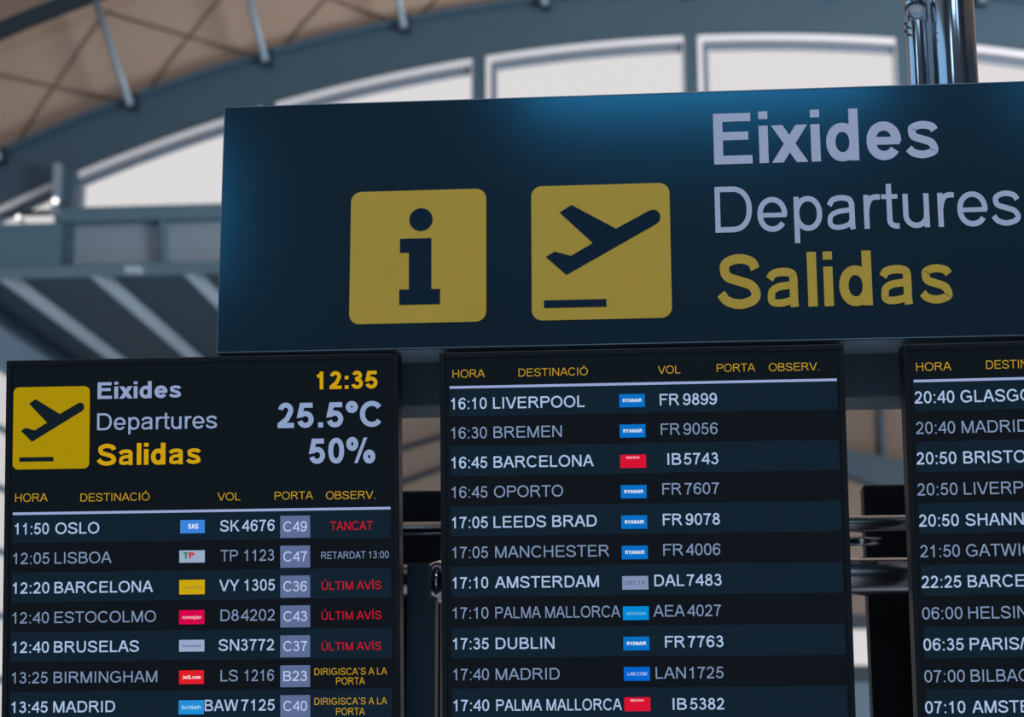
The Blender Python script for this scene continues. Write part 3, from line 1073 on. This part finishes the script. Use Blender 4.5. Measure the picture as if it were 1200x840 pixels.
def make_screen(label, o, yaw, tilt, roll, wid, head, rows, left, right, line_v, first_v, pitch, remarks=None, gates=None):
    t = bpy.data.objects.new('departure_screen', None)
    t.empty_display_size = 0.1
    C.objects.link(t)
    tag(t, label, 'screen', 'departure screens under the large sign')
    Rm = Matrix.Rotation(yaw, 4, 'Z') @ Matrix.Rotation(tilt, 4, 'X') @ Matrix.Rotation(roll, 4, 'Y')
    base = Matrix.Translation(o) @ Rm @ Matrix.Translation((wid / 2, 0, -SH))
    t.matrix_world = base
    X = lambda u: u - wid / 2
    Z = lambda v: SH - v
    # casing with a raised bezel
    mb = MB()
    mb.box((-wid / 2, 0.004, 0), (wid / 2, 0.05, SH))
    mb.build('casing', M['bezel'], t)
    b = 0.009
    mb = MB()
    mb.box((-wid / 2, -0.003, 0), (-wid / 2 + b, 0.006, SH))
    mb.box((wid / 2 - b, -0.003, 0), (wid / 2, 0.006, SH))
    mb.box((-wid / 2 + b, -0.003, SH - b), (wid / 2 - b, 0.006, SH))
    mb.box((-wid / 2 + b, -0.003, 0), (wid / 2 - b, 0.006, b))
    mb.build('bezel', M['bezel'], t, bevel=0.0012)
    mb = MB()
    mb.box((-wid / 2 + b * 0.9, 0.0, b * 0.9), (wid / 2 - b * 0.9, 0.005, SH - b * 0.9))
    mb.build('display_panel', M['display'], t)
    for x in (-0.10, 0.10):
        mb = MB()
        mb.box((x - 0.03, 0.05, SH - 0.42), (x + 0.03, 0.26, SH - 0.22))
        mb.build('mounting_bracket', M['housing'], t)
    mb = MB()
    mb.box((X(left), -0.0006, Z(line_v) - 0.0021), (X(right), 0.0005, Z(line_v) + 0.0021))
    mb.build('header_line', M['line'], t)
    for txt, u0, u1, v, cap, col, wt in head:
        mb = MB()
        big = cap > 0.02
        mt = {'yellow': M['yellow'] if big else M['yellow_thin'], 'white': M['white']}[col]
        add_text(mb, txt, X(u0), X(u1), Z(v), cap, -0.0012, 0.20 if wt == 'b' else (0.125 if big else 0.108))
        nm = {'HORA': 'time_heading', 'DESTINACIÓ': 'destination_heading', 'VOL': 'flight_heading', 'PORTA': 'gate_heading',
              'OBSERV.': 'remark_heading', '12:35': 'clock_reading', '25.5ºC': 'temperature_reading',
              '50%': 'humidity_reading', 'Eixides': 'title_lettering', 'Departures': 'title_lettering',
              'Salidas': 'title_lettering'}[txt]
        mb.build(nm, mt, t)
    nrow = int((SH - 0.03 - first_v) / pitch)
    for i in range(nrow):
        top = line_v + 0.002 if i == 0 else first_v + pitch * (i - 1)
        bot = first_v + pitch * i
        light = i % 2 == 0
        mb = MB()
        mb.box((X(left), -0.0004, Z(bot)), (X(right), 0.0005, Z(top)))
        rw = mb.build('flight_row', M['band'] if light else M['band_dark'], t)
        if i >= len(rows):
            continue
        v, cap, _, items, logo, flight = rows[i]
        mt = M['bright'] if light else M['dim']
        wt = 0.142 if light else 0.122
        for (s_, u0, u1), nm in zip(items, ('time_text', 'destination_text')):
            mb = MB()
            add_text(mb, s_, X(u0), None if u1 is None else X(u1), Z(v), cap, -0.0012, wt)
            mb.build(nm, mt, rw)
        if logo:
            k, u0, u1, va, vb = logo
            word, _, _, bw = LOGOS[k]
            mb = MB()
            mb.box((X(u0), -0.0012, Z(vb)), (X(u1), -0.0003, Z(va)))
            w_, h_ = u1 - u0, vb - va
            mats = list(logo_mats[k])
            if k == 'TP':
                mats.append(TAPG)
                add_text(mb, 'T', X(u0 + w_ * 0.16), X(u0 + w_ * 0.36), Z(vb - h_ * 0.34), h_ * 0.5, -0.0018, 0.24, 2)
                add_text(mb, 'P', X(u0 + w_ * 0.38), X(u0 + w_ * 0.60), Z(vb - h_ * 0.34), h_ * 0.5, -0.0018, 0.24, 1)
            elif k == 'iberia':
                add_text(mb, word, X(u0 + w_ * 0.24), X(u0 + w_ * 0.76), Z(va + h_ * 0.30), h_ * 0.16, -0.0018, 0.2, 1)
            elif k == 'SAS':
                add_text(mb, word, X(u0 + w_ * 0.32), X(u0 + w_ * 0.74), Z(vb - h_ * 0.34), h_ * 0.36, -0.0018, 0.2, 1)
            else:
                add_text(mb, word, X(u0 + w_ * 0.14), X(u0 + w_ * 0.88), Z(vb - h_ * 0.38), h_ * 0.26, -0.0018,
                         0.22 if bw == 'b' else 0.14, 1)
            mb.build('airline_logo', mats, rw)
        if flight:
            for (s_, u0, u1), nm in zip(flight, ('airline_code', 'flight_number')):
                mb = MB()
                add_text(mb, s_, X(u0), X(u1), Z(v), cap, -0.0012, wt)
                mb.build(nm, mt, rw)
        if gates:
            u0, u1, va, vb, g = gates[i]
            mb = MB()
            mb.box((X(u0), -0.0012, Z(vb)), (X(u1), -0.0003, Z(va)))
            mb.build('gate_box', M['gate'], rw)
            mb = MB()
            add_text(mb, g[0], X(g[1]), X(g[2]), Z(g[3]), g[4], -0.0018, 0.125)
            mb.build('gate_text', M['gate_text'], rw)
        for r_ in remarks or []:
            if r_[0] == i:
                _, s_, u0, u1, v_, cap_, col, _ = r_
                mb = MB()
                add_text(mb, s_, X(u0), X(u1), Z(v_), cap_, -0.0012, 0.125)
                mb.build('remark_text', {'red': M['red'], 'white': M['dim'] if not light else M['bright'],
                                         'yellow': M['yellow_thin']}[col], rw)
    return t


sL = make_screen('left departures screen with clock, temperature and small yellow aircraft pictogram',
                 (-1.10229, 2.98876, 2.27838), 0.02777, 0.11406, -0.00459, 0.6584, LEFT_HEAD, LEFT_ROWS,
                 0.0138, 0.6440, 0.2555, 0.3039, 0.0487, REMARKS, GATES)
make_screen('middle departures screen listing flights from 16:10 Liverpool downwards',
            (-0.37285, 2.99124, 2.27687), 0.00382, 0.09983, -0.00110, 0.6564, CENTRE_HEAD, CENTRE_ROWS,
            0.0158, 0.6440, 0.0577, 0.1055, 0.0488)
make_screen('right departures screen cut by the photo edge, from 20:40 Glasgow downwards',
            (0.37724, 2.99, 2.27344), -0.00182, 0.11186, -0.00512, 0.6584, RIGHT_HEAD, RIGHT_ROWS,
            0.0152, 0.6440, 0.0591, 0.1078, 0.0489)
# pictogram on the left screen
u0, v0, u1, v1 = 0.0125, 0.0450, 0.1415, 0.1822
X0, Z0 = u0 - 0.6584 / 2, SH - v1
sx, sz = (u1 - u0) / (PX1 - PX0), (v1 - v0) / (PZ1 - PZ0)
mp = lambda L: [(X0 + (x - PX0) * sx, Z0 + (z - PZ0) * sz) for x, z in L]
mb = MB()
mb.prism(round_rect(X0, Z0, X0 + u1 - u0, Z0 + v1 - v0, 0.0095), -0.0012, 0.0)
ic = mb.build('departure_pictogram', M['icon_yellow'], sL)
mb = MB()
mb.prism(mp(PLANE), -0.0018, -0.001)
mb.build('aircraft_symbol', M['icon_dark'], ic)
mb = MB()
mb.prism(mp(BAR), -0.0018, -0.001)
mb.build('runway_bar', M['icon_dark'], ic)

# ------------------------------------------------------------------ frame carrying the sign and the screens
fr = thing('support_frame', 'steel support frame with polished poles behind the sign and screens', 'frame', (0.4, 3.2, 0))
off = Vector((0.4, 3.2, 0))


def bar_part(name, a, b, mat, bevel=0.002):
    mb = MB()
    mb.box(a, b)
    return sub(mb).build(name, M[mat], fr, bevel=bevel)


bar_part('cross_beam', (-0.70, 3.152, 2.2207), (1.50, 3.268, 2.46), 'frame_beam')
for z, r, y in ((2.0305, 0.0150, 3.345), (1.9385, 0.0340, 3.352)):
    mb = MB()
    mb.tube((-1.0, y, z), (1.5, y, z), r, 32)
    sub(mb).build('rail', M['rail'], fr, True)
mb = MB()
mb.tube((0.30, 3.32, 1.997), (0.366, 3.32, 1.997), 0.0085, 24)
sub(mb).build('short_tube', M['rail'], fr, True)
# left post with saddle and clamp under the lower rail
bar_part('post', (-0.462, 3.262, 0), (-0.412, 3.31, 1.900), 'post')
bar_part('post_saddle', (-0.462, 3.262, 1.900), (-0.425, 3.315, 1.962), 'post')
mb = MB()
mb.tube((-0.432, 3.352, 1.9385), (-0.405, 3.352, 1.9385), 0.038, 32)
cl = sub(mb).build('rail_clamp', M['chrome'], fr, True)
mb = MB()
mb.tube((-0.4195, 3.30, 1.940), (-0.4195, 3.325, 1.940), 0.005, 12)
sub(mb).build('clamp_bolt', M['chrome'], cl, True)
# polished poles
for x, r, top in ((0.4600, 0.0187, 6.0), (0.5240, 0.0395, 6.0)):
    mb = MB()
    mb.tube((x, 3.229, 0), (x, 3.229, top), r, 48)
    sub(mb).build('pole', M['chrome'], fr, True)
mb = MB()
mb.tube((0.4600, 3.229, 2.921), (0.4600, 3.229, 3.00), 0.0207, 40)
col_ = sub(mb).build('collar', M['chrome'], fr, True)
for z in (2.897, 2.911):
    mb = MB()
    mb.tube((0.4400, 3.222, z), (0.4370, 3.205, z), 0.003, 10)
    sub(mb).build('set_screw', M['chrome'], col_, True)
bar_part('pole_link', (0.474, 3.225, 2.455), (0.490, 3.24, 3.05), 'chrome')
for x in (-0.43, 0.52, 1.4):
    bar_part('rail_bracket', (x - 0.01, 3.20, 1.93), (x + 0.01, 3.35, 2.06), 'housing') if x > 0 else None

# displays of the other face, standing behind the rails
for x0, x1, z1, lab in ((-1.06, -0.432, 2.126, 'black casing of a rear-facing screen behind the gap right of the left screen'),
                        (0.357, 1.02, 2.124, 'black casing of a rear-facing screen behind the gap left of the right screen')):
    t = thing('rear_screen', lab, 'screen', ((x0 + x1) / 2, 3.53, z1 - SH), 'rear-facing screens behind the rails')
    hw = (x1 - x0) / 2
    mb = MB()
    mb.box((-hw, -0.03, 0), (hw, 0.03, SH))
    mb.build('casing', M['housing'], t, bevel=0.004)
    mb = MB()
    mb.box((-hw * 0.7, -0.045, 0.1), (hw * 0.7, -0.03, SH - 0.2))
    mb.build('back_cover', M['housing'], t, bevel=0.003)
    for x in (-0.15, 0.15):
        mb = MB()
        mb.box((x - 0.02, -0.140, SH - 0.2), (x + 0.02, -0.045, SH - 0.08))
        mb.build('mounting_bracket', M['housing'], t)
